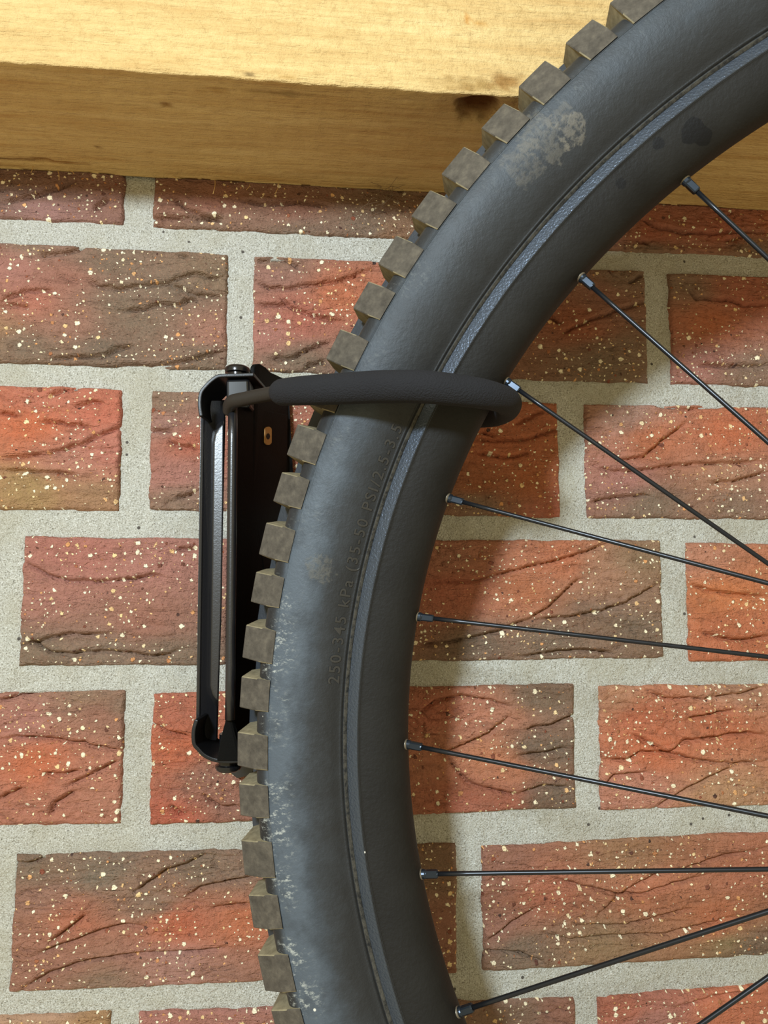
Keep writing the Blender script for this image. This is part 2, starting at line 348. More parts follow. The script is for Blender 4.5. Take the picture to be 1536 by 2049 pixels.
# name: row, left X, right X, dY in mm of (top left, top right, bottom left, bottom right), colours [(px, py, tone)], creases [[(px, py)...]]
BR = {
 'r0a': (0, -.3505, -.1133, (0, 0, -.9, -.7), [(20,380,(124,88,74)),(100,430,(165,110,100)),(220,400,(142,92,76)),(120,380,(130,88,74))],
   [[(0,405),(60,392),(110,378),(150,362)],[(190,418),(215,398)]]),
 'r0b': (0, -.0975, .1395, (0, 0, -.2, .6), [(320,400,(142,88,68)),(420,410,(156,92,72)),(420,445,(128,96,76)),(600,420,(152,95,76)),(600,465,'G'),(720,450,'G'),(780,460,(138,94,64))],
   [[(345,395),(380,422),(420,435),(445,440)],[(300,438),(340,435),(390,434),(440,440)],[(480,400),(540,408),(600,402),(660,412)]]),
 'r0c': (0, .1535, .3905, (0, 0, .9, .2), [(1250,450,'M'),(1300,460,'R'),(1450,460,'R'),(1300,500,'B'),(1500,500,'B')],
   [[(1279,432),(1314,453),(1366,465),(1436,464),(1536,462)],[(1272,479),(1297,485)],[(1450,480),(1490,470)]]),
 'r1a': (1, -.2905, -.0536, (-1, .1, -.65, -.2), [(20,540,'P'),(60,600,(194,106,84)),(120,560,(165,100,82)),(230,520,'G'),(280,640,'G'),(240,600,'G'),(130,650,(160,105,85)),(50,700,'G'),(420,545,(135,105,80)),(420,660,(172,110,90)),(400,720,'G'),(200,700,'D'),(340,580,'G'),(60,490,'B')],
   [[(173,558),(200,572),(240,577),(300,570),(333,568),(363,557),(387,547),(410,552),(430,557),(450,552)],[(337,570),(367,580),(393,590),(453,590)],[(233,622),(287,617),(320,608),(350,610),(373,600),(413,593)],[(0,603),(27,590),(53,582),(110,578)],[(0,608),(57,612)],[(77,512),(110,507),(147,500),(167,492)],[(93,718),(160,715),(207,712),(233,700),(270,692)],[(233,728),(300,733),(383,720),(447,703)],[(356,508),(372,514)]]),
 'r1b': (1, -.0391, .1975, (.8, -.5, .1, -.1), [(530,540,(166,107,92)),(600,640,(190,96,76)),(680,600,'O'),(540,660,'P'),(600,720,'G'),(1200,600,'M'),(1250,560,'B'),(1150,650,(172,86,56)),(1200,730,'G'),(1270,700,'B'),(540,520,'B')],
   [[(509,523),(548,516),(579,523),(600,536)],[(512,562),(538,575),(574,577),(626,568),(673,562),(704,551),(751,536)],[(509,607),(561,611),(574,606)],[(561,590),(582,614),(626,630),(689,646)],[(538,718),(579,718),(616,700),(663,682)],[(605,736),(652,723)],[(1087,624),(1122,645)],[(1122,666),(1157,649),(1227,621),(1296,600)],[(1258,565),(1286,547)]]),
 'r1c': (1, .2122, .4495, (-.3, -.4, -.1, -.5), [(1370,570,'B'),(1420,650,'O'),(1480,600,'R'),(1500,740,'B'),(1400,720,'P')],
   [[(1377,575),(1394,596),(1454,598),(1488,610),(1536,608)],[(1398,729),(1454,732),(1536,731)]]),
 'r2a': (2, -.348, -.1105, (-1, -.3, .1, -.6), [(100,800,(203,107,82)),(60,860,(216,101,61)),(200,830,(206,101,76)),(150,920,(192,116,95)),(60,980,(172,127,78)),(200,990,(168,117,82)),(220,900,(206,115,95))],
   [[(0,920),(50,913),(117,902),(167,887),(207,867),(233,857),(247,853)],[(0,940),(67,945),(117,945),(160,953)],[(83,843),(123,847),(183,853)],[(97,793),(123,782),(160,776)],[(150,813),(180,805),(207,807)],[(0,827),(33,830)]]),
 'r2b': (2, -.0945, .1412, (.1, .7, -1, .4), [(330,800,'B'),(330,860,(166,112,97)),(380,890,(196,96,70)),(340,950,'P'),(350,1000,'B'),(700,900,'R'),(1000,900,'O'),(1060,960,(188,92,48)),(950,1010,'B'),(1110,1020,'R'),(960,960,(176,90,52))],
   [[(300,863),(347,862)],[(340,883),(363,893),(397,897)],[(353,997),(393,983)],[(944,881),(1040,881),(1087,867),(1121,853)],[(963,862),(992,874)],[(1030,848),(1087,819)],[(950,905),(1010,915),(1060,905)]]),
 'r2c': (2, .157, .3945, (1.1, -.95, .6, -.6), [(1250,830,(187,132,112)),(1300,880,(212,110,70)),(1450,870,(216,105,65)),(1450,960,(192,126,95)),(1300,1010,'G'),(1480,1010,'B'),(1250,960,'P')],
   [[(1183,927),(1222,941),(1279,941),(1337,932),(1399,928),(1471,926),(1536,922)],[(1236,922),(1289,913),(1327,881),(1375,846)],[(1423,965),(1471,963),(1536,944)],[(1183,1006),(1231,994),(1303,992)],[(1313,812),(1375,819),(1471,807)]]),
 'r3a': (3, -.4105, -.1745, (0, 0, 0, 0), [(0,1100,'R'),(0,1300,'B')], []),
 'r3b': (3, -.1600, -.0492, (-.2, .1, .4, .6), [(150,1100,(186,106,91)),(300,1120,'P'),(100,1180,(178,108,92)),(300,1240,(166,101,82)),(200,1310,(135,106,86)),(350,1310,'G'),(70,1310,'G')],
   [[(43,1120),(80,1143),(110,1157),(143,1163),(200,1163),(267,1158),(300,1150),(327,1155)],[(353,1100),(393,1097)],[(37,1273),(67,1283),(100,1303),(143,1308),(200,1303),(260,1307),(300,1313),(333,1310),(363,1298)],[(37,1293),(83,1282),(133,1270),(233,1267)]]),
 'r3c': (3, -.0350, .2020, (.4, -1.3, .4, -1.6), [(560,1150,'P'),(900,1120,(186,111,86)),(1050,1180,(212,116,76)),(900,1180,'R'),(1200,1150,(182,121,91)),(1280,1120,(152,117,87)),(1280,1260,'G'),(1100,1285,'G'),(950,1285,'D'),(1130,1120,(206,108,70)),(1200,1230,'B')],
   [[(848,1162),(944,1162),(1016,1145),(1068,1131),(1135,1116),(1183,1099),(1222,1085)],[(1059,1238),(1097,1217),(1135,1179),(1164,1157)],[(1059,1241),(1135,1236),(1207,1222),(1255,1205),(1322,1167)],[(929,1279),(992,1265),(1059,1238)],[(1030,1315),(1111,1303),(1183,1301),(1231,1308)],[(840,1290),(930,1279)]]),
 'r3d': (3, .2175, .4545, (.5, -.3, .8, 1.1), [(1400,1110,(206,126,96)),(1450,1180,(221,116,66)),(1450,1280,'O')],
   [[(1380,1167),(1423,1183),(1471,1190),(1536,1193)],[(1404,1265),(1447,1279),(1495,1281),(1536,1272)]]),
 'r4a': (4, -.3405, -.1032, (.2, -.4, 0, 0), [(150,1400,(152,112,87)),(60,1440,'P'),(80,1520,(211,101,63)),(200,1440,'M'),(200,1550,(191,111,86)),(60,1620,(186,106,82)),(230,1600,(186,111,87)),(230,1420,'B')],
   [[(0,1402),(33,1393),(70,1388)],[(0,1478),(50,1475),(100,1477),(127,1483),(167,1487),(207,1497),(250,1502)],[(83,1547),(127,1550),(163,1540)],[(133,1573),(167,1557),(207,1537),(237,1520)],[(100,1633),(110,1607),(150,1583)],[(0,1598),(45,1575)]]),
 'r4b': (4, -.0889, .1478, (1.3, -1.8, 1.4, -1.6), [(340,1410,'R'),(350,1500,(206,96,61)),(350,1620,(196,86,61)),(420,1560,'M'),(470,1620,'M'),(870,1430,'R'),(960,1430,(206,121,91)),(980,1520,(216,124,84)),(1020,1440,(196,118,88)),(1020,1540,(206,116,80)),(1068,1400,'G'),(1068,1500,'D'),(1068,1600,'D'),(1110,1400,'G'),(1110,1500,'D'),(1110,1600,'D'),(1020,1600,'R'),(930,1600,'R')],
   [[(303,1447),(333,1463),(367,1472),(380,1475)],[(343,1613),(367,1633)],[(410,1590),(440,1617),(480,1615)],[(834,1429),(872,1401),(920,1393),(977,1401),(1025,1415)],[(872,1511),(929,1492),(977,1468),(1020,1434)],[(896,1516),(934,1564),(992,1583),(1040,1590)],[(1035,1511),(1085,1506),(1135,1496)],[(1049,1463),(1100,1452),(1155,1429)],[(1040,1585),(1090,1572),(1140,1578)]]),
 'r4c': (4, .1620, .3990, (-.3, .2, -.1, -.1), [(1230,1390,(202,131,97)),(1280,1430,(212,106,71)),(1300,1500,(216,106,66)),(1450,1450,(212,108,70)),(1280,1590,(206,126,101)),(1450,1590,(196,136,97)),(1480,1385,(200,134,102))],
   [[(1198,1520),(1255,1521),(1279,1506),(1332,1506),(1375,1482),(1423,1477),(1495,1465),(1536,1472)],[(1270,1468),(1308,1492),(1332,1506),(1399,1523),(1461,1528),(1536,1523)],[(1294,1381),(1332,1398),(1413,1398),(1480,1389),(1536,1372)],[(1308,1619),(1375,1578),(1480,1530)],[(1375,1439),(1471,1420)],[(1212,1568),(1231,1552),(1298,1547)]]),
 'r5a': (5, -.4080, -.1708, (-.7, -.7, -.2, -.2), [(0,1750,'B'),(0,1900,'M')], []),
 'r5b': (5, -.1566, .0788, (-.8, .3, -.2, 1.4), [(60,1740,'G'),(200,1750,(119,103,86)),(400,1740,'G'),(80,1800,(160,106,87)),(300,1805,'B'),(150,1840,(190,101,72)),(350,1850,(206,96,63)),(480,1850,'O'),(100,1920,'M'),(350,1930,(181,121,106)),(200,1970,'B'),(450,1960,(166,107,87)),(860,1750,(130,95,72)),(880,1850,'M'),(480,1740,'B')],
   [[(39,1983),(70,1963),(109,1944),(156,1928),(219,1916),(273,1911),(352,1907),(430,1901),(453,1897)],[(70,1911),(117,1893),(172,1873),(219,1858),(250,1852),(297,1856)],[(98,1887),(133,1862),(176,1827)],[(266,1788),(297,1768),(332,1741),(371,1729),(414,1709)],[(375,1791),(398,1776),(449,1766),(500,1758)],[(27,1731),(63,1725),(94,1715)],[(422,1819),(500,1809)]]),
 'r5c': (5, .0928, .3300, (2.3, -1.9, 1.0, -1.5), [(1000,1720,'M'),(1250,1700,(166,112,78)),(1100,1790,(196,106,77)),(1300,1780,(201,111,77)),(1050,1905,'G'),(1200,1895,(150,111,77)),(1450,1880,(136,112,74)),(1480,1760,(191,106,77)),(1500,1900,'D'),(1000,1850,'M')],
   [[(1198,1832),(1223,1807),(1252,1782),(1306,1753),(1372,1737),(1447,1712),(1536,1699)],[(1107,1757),(1169,1774),(1223,1788),(1281,1790),(1335,1774),(1418,1751)],[(975,1886),(1024,1848),(1078,1815)],[(1090,1869),(1140,1882),(1223,1873),(1335,1871),(1397,1853),(1480,1832)],[(1148,1853),(1252,1851),(1314,1836),(1380,1819)],[(966,1904),(1037,1906),(1086,1927)]]),
 'r6a': (6, -.3420, -.1051, (-3.3, -2, 0, 0), [(100,2040,(196,142,112)),(200,2040,'T')], []),
 'r6b': (6, -.0915, .1450, (-1.1, 3.5, 0, 0), [(350,2040,'P'),(1050,2030,'B'),(1120,2030,'M')], []),
 'r6c': (6, .1575, .3945, (3.7, -2.2, 0, 0), [(1250,2020,'R'),(1450,2010,(216,112,77)),(1300,2040,'P')], [[(1355,2014),(1420,1998),(1490,1985)]]),
}
TONES = [PAL[k] for k in 'OORRPPMBGT']

def height_field(X, Y, seed, creases):
    h = 0.0010 * fbm(X / .05, Y / .022, seed) + 0.0010 * fbm(X / .014, Y / .0055, seed + 5, 4)
    yy = Y + .008 * fbm(X / .07, Y / .04, seed + 9, 2)
    nn = fbm(X / .060 + .3 * fbm(X / .02, Y / .02, seed + 21), yy / .0125, seed + 13, 3)
    msk = np.clip((fbm(X / .05, Y / .025, seed + 31, 2) + .08) * 5, 0, 1)
    for lv, w, dp in ((-.13, .009, .0011), (-.05, .009, .0013), (.04, .008, .0012), (.13, .010, .0013)):
        h = h - dp * np.exp(-((nn - lv) / w) ** 2) * msk
    h = h + 0.0014 * np.clip(nn, -.2, .2)
    for ci, pl in enumerate(creases):
        P = np.array([at(px, py)[:2] for px, py in pl])
        xw = X + .0016 * fbm(X / .006, Y / .006, seed + 41 + ci); yw = Y + .0016 * fbm(X / .005, Y / .008, seed + 61 + ci)
        best = np.full(X.shape, 9.0); side = np.zeros(X.shape); tt = np.zeros(X.shape)
        n = len(P) - 1
        for i in range(n):
            a, b = P[i], P[i + 1]; ab = b - a; L = ab @ ab
            s = np.clip(((xw - a[0]) * ab[0] + (yw - a[1]) * ab[1]) / L, 0, 1)
            dx = xw - a[0] - s * ab[0]; dy = yw - a[1] - s * ab[1]; d = np.hypot(dx, dy)
            m = d < best
            best = np.where(m, d, best); side = np.where(m, np.sign(ab[0] * dy - ab[1] * dx) * (1 if ab[0] > 0 else -1), side); tt = np.where(m, (i + s) / n, tt)
        taper = np.clip(np.minimum(tt, 1 - tt) * 6 + .25, 0, 1)
        h = h - taper * .0040 * np.clip(1 - best / .0018, 0, 1) ** 1.1
        # one lip of a fold stands over the other
        h = h + taper * np.where(side < 0, .0015, -.0006) * np.exp(-best / .005)
    return h

def brick_mesh(name, xl, xr, ytl, ytr, ybl, ybr, cx, cy, seed, creases, ctrl, cell=(.00105, .00078), detail=True):
    nx = max(6, int((xr - xl) / cell[0])); ny = max(4, int((ybl - ytl) / cell[1]))
    u, v = np.meshgrid(np.linspace(0, 1, nx), np.linspace(0, 1, ny))
    yt = ytl + (ytr - ytl) * u; yb = ybl + (ybr - ybl) * u
    X = xl + (xr - xl) * u; Y = yt + (yb - yt) * v
    # ragged arrises
    ed = .0024
    wob = lambda a, b, s: .0022 * fbm(a / .010, b / .010, s, 4)
    X = X + np.clip(1 - u * (xr - xl) / .012, 0, 1) * wob(Y, X * 0 + 1, seed + 71) + np.clip(1 - (1 - u) * (xr - xl) / .012, 0, 1) * wob(Y, X * 0 + 2, seed + 73)
    hh = yb - yt
    Y = Y + np.clip(1 - v * hh / .012, 0, 1) * wob(X, Y * 0 + 3, seed + 77) * .8 + np.clip(1 - (1 - v) * hh / .012, 0, 1) * wob(X, Y * 0 + 4, seed + 79) * .8
    h = height_field(X, Y, seed, creases) if detail else .001 * fbm(X / .03, Y / .01, seed)
    de = np.minimum(np.minimum(u, 1 - u) * (xr - xl), np.minimum(v, 1 - v) * hh)
    rr = ed * (1 + .9 * fbm(X / .012, Y / .012, seed + 83))
    k = np.clip(1 - de / np.maximum(rr, .0004), 0, 1)
    h = h - .0026 * (1 - np.sqrt(np.clip(1 - k * k, 0, 1)))
    V = np.stack([X.ravel() - cx, -h.ravel(), -(Y.ravel() - cy)], 1)
    Q = grid_quads(nx, ny)
    idx = np.concatenate([np.arange(nx), np.arange(1, ny) * nx + nx - 1, (ny - 1) * nx + np.arange(nx - 2, -1, -1), np.arange(ny - 2, 0, -1) * nx])
    back = V[idx].copy(); back[:, 1] = .016
    o = len(V); m = len(idx); j = np.arange(m); jn = (j + 1) % m
    Q2 = np.stack([idx[j], idx[jn], o + jn, o + j], 1)
    V = np.concatenate([V, back]); Q = np.concatenate([Q, Q2])
    me = mesh_np(name, V, Q)
    # body colour of the fired clay
    xs, ys = X.ravel(), Y.ravel()
    xw = xs + .014 * fbm(xs / .03, ys / .012, seed + 91, 3); yw = ys + .010 * fbm(xs / .04, ys / .012, seed + 93, 3)
    num = np.zeros((len(xs), 3)); den = np.zeros(len(xs))
    for (x, y, c) in ctrl:
        w = 1 / (((xw - x) ** 2 + (1.6 * (yw - y)) ** 2) + 3e-5) ** 1.35
        num += w[:, None] * lin(c)[None, :]; den += w
    rgb = num / den[:, None] * BK * np.array([1.13, 1.46, 1.60])
    rgb = rgb * .86 + lin((176, 122, 98)) * .14 * .86
    rgb = np.concatenate([rgb, rgb[idx]])
    set_col(me, rgb)
    return me

# mortar bed
def nonuni(a, b, lo, hi, fine, coarse):
    return np.unique(np.round(np.concatenate([np.arange(lo, a, coarse), np.arange(a, b, fine), np.arange(b, hi + coarse, coarse)]), 5))
gx = nonuni(-.20, .30, -.80, .95, .0013, .02); gy = nonuni(0.02, .54, -.36, 1.10, .0013, .02)
GX, GY = np.meshgrid(gx, gy)
mz = .0024 + .0010 * fbm(GX / .012, GY / .012, 3, 3) + .0011 * fbm(GX / .003, GY / .003, 8, 2)
for _k, (_row, _xl, _xr, _dy, *_r2) in BR.items():
    _t, _b = ROWS[_row]; _u = np.clip((GX - _xl) / (_xr - _xl), 0, 1)
    _yt = _t + (_dy[0] + (_dy[1] - _dy[0]) * _u) / 1000; _yb = _b + (_dy[2] + (_dy[3] - _dy[2]) * _u) / 1000
    _in = (GX > _xl + .002) & (GX < _xr - .002) & (GY > _yt + .002) & (GY < _yb - .002)
    mz = np.where(_in, .013, mz)
wallV = np.stack([GX.ravel(), mz.ravel(), Z0 - GY.ravel()], 1)
me = mesh_np('wall_back', wallV, grid_quads(len(gx), len(gy)))
wall = link('wall_back', me, M_MORTAR)
tag(wall, 'red and grey-brown clay brick wall with thick grey mortar joints', None, kind='structure')

for bi, (k, (row, xl, xr, dy, ctrl, cre)) in enumerate(BR.items()):
    yt, yb = ROWS[row]
    d = [t / 1000 for t in dy]
    cx, cy = (xl + xr) / 2, (yt + yb) / 2
    ct = []
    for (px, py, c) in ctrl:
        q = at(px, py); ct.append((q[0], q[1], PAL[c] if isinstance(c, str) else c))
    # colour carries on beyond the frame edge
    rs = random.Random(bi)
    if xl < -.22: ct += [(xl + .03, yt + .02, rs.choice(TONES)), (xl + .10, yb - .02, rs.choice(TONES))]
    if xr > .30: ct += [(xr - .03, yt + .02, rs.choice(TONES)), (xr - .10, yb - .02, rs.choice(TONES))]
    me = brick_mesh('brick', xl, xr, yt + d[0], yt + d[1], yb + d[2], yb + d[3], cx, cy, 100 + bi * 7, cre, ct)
    o = link('brick', me, M_BRICK, wall); o.location = (cx, 0, Z0 - cy)

# the courses beyond the frame
def far_mesh(i, ln):
    rs = random.Random(500 + i)
    ct = [(rs.uniform(-ln / 2, ln / 2), rs.uniform(-.03, .03), rs.choice(TONES)) for _ in range(5)]
    me = brick_mesh('brick', -ln / 2, ln / 2, -.0348, -.0348, .0348, .0348, 0, 0, 900 + i * 5, [], ct, (.005, .0045), False)
    me.materials.append(M_BRICK); return me
FAR = [far_mesh(i, .237) for i in range(8)]; HALF = [far_mesh(20 + i, .111) for i in range(3)]
PITCH = .25067
spans = {}
for k, (row, xl, xr, *_r) in BR.items():
    a, b = spans.get(row, (9, -9)); spans[row] = (min(a, xl), max(b, xr))
rs = random.Random(77)
for row in range(-4, 13):
    if row in spans: a, b = spans[row]
    else:
        x0 = rs.choice([0.02, .08, .14, .2]); a = b = x0
        a += .0068; b -= .0068
    yc = row * .0833 + .0348
    if row in ROWS: pass
    x = b + .0137
    while x < .72:
        o = link('brick', rs.choice(FAR), None, wall); o.location = (x + .1185, 0, Z0 - yc); x += PITCH
    x = a - .0137
    while x > -.58:
        o = link('brick', rs.choice(FAR), None, wall); o.location = (x - .1185, 0, Z0 - yc); x -= PITCH

# ------------------------------------------------------------------ timber beam under the ceiling
YB, DB = .0411, .0890
def beam():
    xs = nonuni(-.22, .34, -.80, .95, .0018, .03)
    fr = np.concatenate([np.arange(-.17, -.05, .012), np.arange(-.05, YB - .0012, .0019)])
    bt = np.concatenate([np.arange(.0012, DB, .0019), [DB - .0005]])
    prof = [(-DB, y) for y in fr] + [(-DB + .0002, YB - .0006), (-DB + .0007, YB - .0001)] + [(-DB + t, YB) for t in bt]
    prof = np.array(prof); n = len(prof)
    s = np.concatenate([[0], np.cumsum(np.hypot(*np.diff(prof, axis=0).T))])
    X, Sx = np.meshgrid(xs, s)
    PZ = np.repeat(prof[:, 0][:, None], len(xs), 1); PY = np.repeat(prof[:, 1][:, None], len(xs), 1)
    front = (np.arange(n) < len(fr))[:, None]
    disp = .0016 * fbm(X / .12, Sx / .02, 201) + .0007 * fbm(X / .03, Sx / .004, 203) + .0006 * fbm(X / .006, Sx / .005, 205)
    edge = np.exp(-np.abs(Sx - s[len(fr)]) / .003) * .0022 * fbm(X / .012, X * 0 + 3, 207, 3)
    PZ = PZ - np.where(front, disp, edge); PY = PY + np.where(front, edge, disp)
    col = np.ones(X.shape + (3,))
    def mark(px, py, onfront, rx, ry, c, depth=0.0, pw=2.0, ns=1.0, rot=0.0):
        nonlocal PZ, PY, col
        if onfront:
            q = at(px, py, -DB); a, b = X - q[0], PY - q[1]; ok = front
        else:
            d = np.array([(px - PCX) / FPX, (py - PCY) / FPX, 1.0]) @ RC; tq = (YB - CC[1]) / d[1]; q = CC + tq * d
            a, b = X - q[0], PZ - q[2]; ok = ~front
        if rot: a, b = a * math.cos(rot) + b * math.sin(rot), -a * math.sin(rot) + b * math.cos(rot)
        e = np.sqrt((a / rx) ** 2 + (b / ry) ** 2) + ns * .8 * fbm(X / .004, Sx / .0025, int(px), 2)
        k = np.clip(1.25 - e, 0, 1) ** (1 / pw) * ok
        col = col * (1 - k[..., None]) + np.array(c) * k[..., None]
        if depth:
            if onfront: PZ = PZ + depth * k
            else: PY = PY - depth * k
    # wane with bark at the lower arris
    q = at(965, 200, -DB)
    e = np.sqrt(((X - q[0]) / .0080) ** 2 + ((Sx - s[len(fr)] - .0095) / .0095) ** 2) + .7 * fbm(X / .006, Sx / .004, 333, 2)
    k = np.clip(1.3 - e, 0, 1) ** .6 * np.clip((Sx - s[len(fr)] - .0012) / .004, 0, 1)
    PY = PY - .007 * k * (~front)
    k = k * (~front)
    k3 = np.clip(k * 1.5, 0, 1)[..., None]; col = col * (1 - k3) + np.array((.22, .12, .06)) * k3
    # knots, shakes and pencil-grey streaks that the timber has
    mark(85, 322, False, .0045, .0022, (.42, .24, .10), .0016)
    mark(28, 320, False, .013, .0010, (.28, .16, .08), .0016)
    mark(120, 326, False, .012, .0009, (.45, .28, .14), .0010)
    mark(331, 211, False, .0030, .0016, (.40, .28, .15), .0006)
    mark(196, 296, False, .0015, .0012, (.25, .15, .08), .0005)
    mark(560, 186, False, .016, .0012, (.55, .50, .42), 0)
    mark(420, 180, False, .012, .0010, (.70, .60, .45), 0)
    mark(575, 188, False, .0045, .0022, (.55, .52, .46), 0)
    mark(500, 152, True, .0022, .0012, (.25, .22, .18), 0)
    mark(575, 160, True, .0060, .0016, (.72, .62, .45), 0)
    mark(940, 170, True, .020, .0045, (.60, .53, .42), 0, 1.0, 2.0)
    mark(1010, 162, True, .0070, .0045, (.52, .40, .28), .0006, 1.5, 2.0)
    mark(960, 45, True, .0035, .0006, (.85, .66, .42), .0004)
    mark(935, 38, True, .0012, .0025, (.82, .58, .34), .0003)
    V = np.stack([X.ravel(), PZ.ravel(), Z0 - PY.ravel()], 1)
    Q = grid_quads(len(xs), n)
    me_ = mesh_np('wooden_beam', V, Q)
    # close the back and top so that the beam is a solid
    bm = bmesh.new(); bm.from_mesh(me_)
    bm.verts.ensure_lookup_table()
    m = len(xs)
    VV = list(bm.verts)
    tl = bm.verts.new((xs[0], -.0005, Z0 + .17)); tr = bm.verts.new((xs[-1], -.0005, Z0 + .17))
    bm.faces.new([VV[i] for i in range(m)] + [tr, tl])
    bm.faces.new([tl, tr] + [VV[(n - 1) * m + i] for i in range(m - 1, -1, -1)])
    bm.faces.new([VV[j * m] for j in range(n)][::-1] + [tl])
    bm.faces.new([VV[j * m + m - 1] for j in range(n)] + [tr])
    bm.to_mesh(me_); bm.free()
    c3 = np.concatenate([col.reshape(-1, 3), np.ones((2, 3))])
    set_col(me_, c3)
    o = link('wooden_beam', me_, M_WOOD)
    tag(o, 'rough-sawn yellow pine beam running along the top of the brick wall', 'beam')
    return o
BEAM = beam()

def tube_mesh(name, pts, rad, seg=10, caps=True):
    """round tube through points; rad a number or list"""
    P = [Vector(p) for p in pts]; n = len(P)
    R_ = [rad] * n if not hasattr(rad, '__len__') else rad
    T = [((P[min(i + 1, n - 1)] - P[max(i - 1, 0)]).normalized()) for i in range(n)]
    up = Vector((0, 0, 1)) if abs(T[0].z) < .9 else Vector((1, 0, 0))
    N = (up - T[0] * up.dot(T[0])).normalized()
    vs_, fs = [], []
    for i in range(n):
        N = (N - T[i] * N.dot(T[i])).normalized(); B = T[i].cross(N)
        for j in range(seg):
            a = 2 * math.pi * j / seg
            vs_.append(P[i] + (N * math.cos(a) + B * math.sin(a)) * R_[i])
    for i in range(n - 1):
        for j in range(seg):
            fs.append((i * seg + j, i * seg + (j + 1) % seg, (i + 1) * seg + (j + 1) % seg, (i + 1) * seg + j))
    if caps:
        fs.append(tuple(range(seg - 1, -1, -1))); fs.append(tuple((n - 1) * seg + j for j in range(seg)))
    return from_py(name, vs_, fs)
def spline(P, per=10):
    P = [np.array(p, float) for p in P]; Q = [2 * P[0] - P[1]] + P + [2 * P[-1] - P[-2]]; out = []
    for i in range(1, len(Q) - 2):
        for k in range(per):
            t = k / per; a, b, c, d = Q[i - 1], Q[i], Q[i + 1], Q[i + 2]
            out.append(.5 * ((2 * b) + (c - a) * t + (2 * a - 5 * b + 4 * c - d) * t * t + (3 * b - a - 3 * c + d) * t ** 3))
    out.append(P[-1]); return out

# splinters standing off the beam's lower back edge
rs = random.Random(4)
for (px, py, dx, dy) in [(430,360,-4,28),(558,366,-8,22),(115,340,3,20),(66,330,-4,16),(500,368,-7,12),(1420,418,30,14),(205,300,-12,-8),(345,352,10,10),(140,342,8,6)]:
    p0, p1 = at(px, py, -.004), at(px + dx, py + dy, -.009)
    pm = (p0 + p1) / 2 + np.array([.0006, 0, -.0006])
    o = link('splinter', tube_mesh('splinter', [W(p) for p in spline([p0, pm, p1], 4)], .00016, 5), M_FIBRE, BEAM)
webE = empty('dust_fluff', W(at(770, 388, -.006)))
tag(webE, 'small tangled tuft of grey-brown fluff caught under the beam beside the tyre', 'dust fluff')
bm = bmesh.new()
for i in range(26):
    a0 = at(770 + rs.gauss(0, 14), 385 + rs.gauss(0, 7), -.004 - rs.random() * .006)
    a1 = a0 + np.array([rs.gauss(.002, .007), rs.gauss(.003, .004), rs.gauss(-.001, .003)])
    am = (a0 + a1) / 2 + np.array([rs.gauss(0, .002), rs.gauss(0, .002), rs.gauss(0, .001)])
    tm = tube_mesh('strand', [W(p) - webE.location for p in spline([a0, am, a1], 5)], .00013, 4); bm.from_mesh(tm); bpy.data.meshes.remove(tm)
me = bpy.data.meshes.new('fluff_strands'); bm.to_mesh(me); bm.free()
tag(link('fluff_strands', me, M_WEB, webE), kind='stuff')

# ------------------------------------------------------------------ bicycle wheel
NRM = np.array([-0.39252717, 0.00138939, -0.91973936]); NRM /= np.linalg.norm(NRM)
E2 = np.array([0, -1.0, 0]); E2 -= NRM * (NRM @ E2); E2 /= np.linalg.norm(E2)
E1 = np.cross(E2, NRM); E1 = -E1 if E1[0] > 0 else E1
HUBC = np.array([0.30522390718765713, 0.3400741226752241, -0.20987443509079534]) - NRM * .017
wx, wy, wz = Wd(E1), Wd(E2), Wd(NRM)
if wx.cross(wy).dot(wz) < 0: print('WHEEL FRAME FLIPPED')
WM = Matrix(((wx.x, wy.x, wz.x, 0), (wx.y, wy.y, wz.y, 0), (wx.z, wy.z, wz.z, 0), (0, 0, 0, 1)))
WM.translation = W(HUBC)
wheel = empty('bicycle_wheel'); wheel.matrix_world = WM
tag(wheel, 'black spoked bicycle wheel with knobbly mountain bike tyre, hung on the wall hook', 'wheel')
def hitw(px, py, a):
    """wheel-local point seen at a pixel, at axial offset a from the wheel's mid-plane"""
    d = np.array([(px - PCX) / FPX, (py - PCY) / FPX, 1.0]) @ RC; o = HUBC + NRM * a
    t = ((o - CC) @ NRM) / (d @ NRM); q = CC + t * d - HUBC
    return np.array([q @ E1, q @ E2, q @ NRM])
def pol(r, th, a=0.0):
    t = math.radians(th); return Vector((r * math.cos(t), r * math.sin(t), a))

def lathe(name, prof, N=360, closed=False):
    prof = np.array(prof, float); m = len(prof)
    th = np.arange(N) * 2 * np.pi / N
    V = np.stack([np.outer(np.cos(th), prof[:, 1]), np.outer(np.sin(th), prof[:, 1]), np.outer(np.ones(N), prof[:, 0])], -1).reshape(-1, 3)
    i = np.arange(N)[:, None]; j = np.arange(m if closed else m - 1)[None, :]
    a = i * m + j; b = ((i + 1) % N) * m + j; c = ((i + 1) % N) * m + (j + 1) % m; d = i * m + (j + 1) % m
    Q = np.stack([a, d, c, b], -1).reshape(-1, 4)
    return mesh_np(name, V, Q)

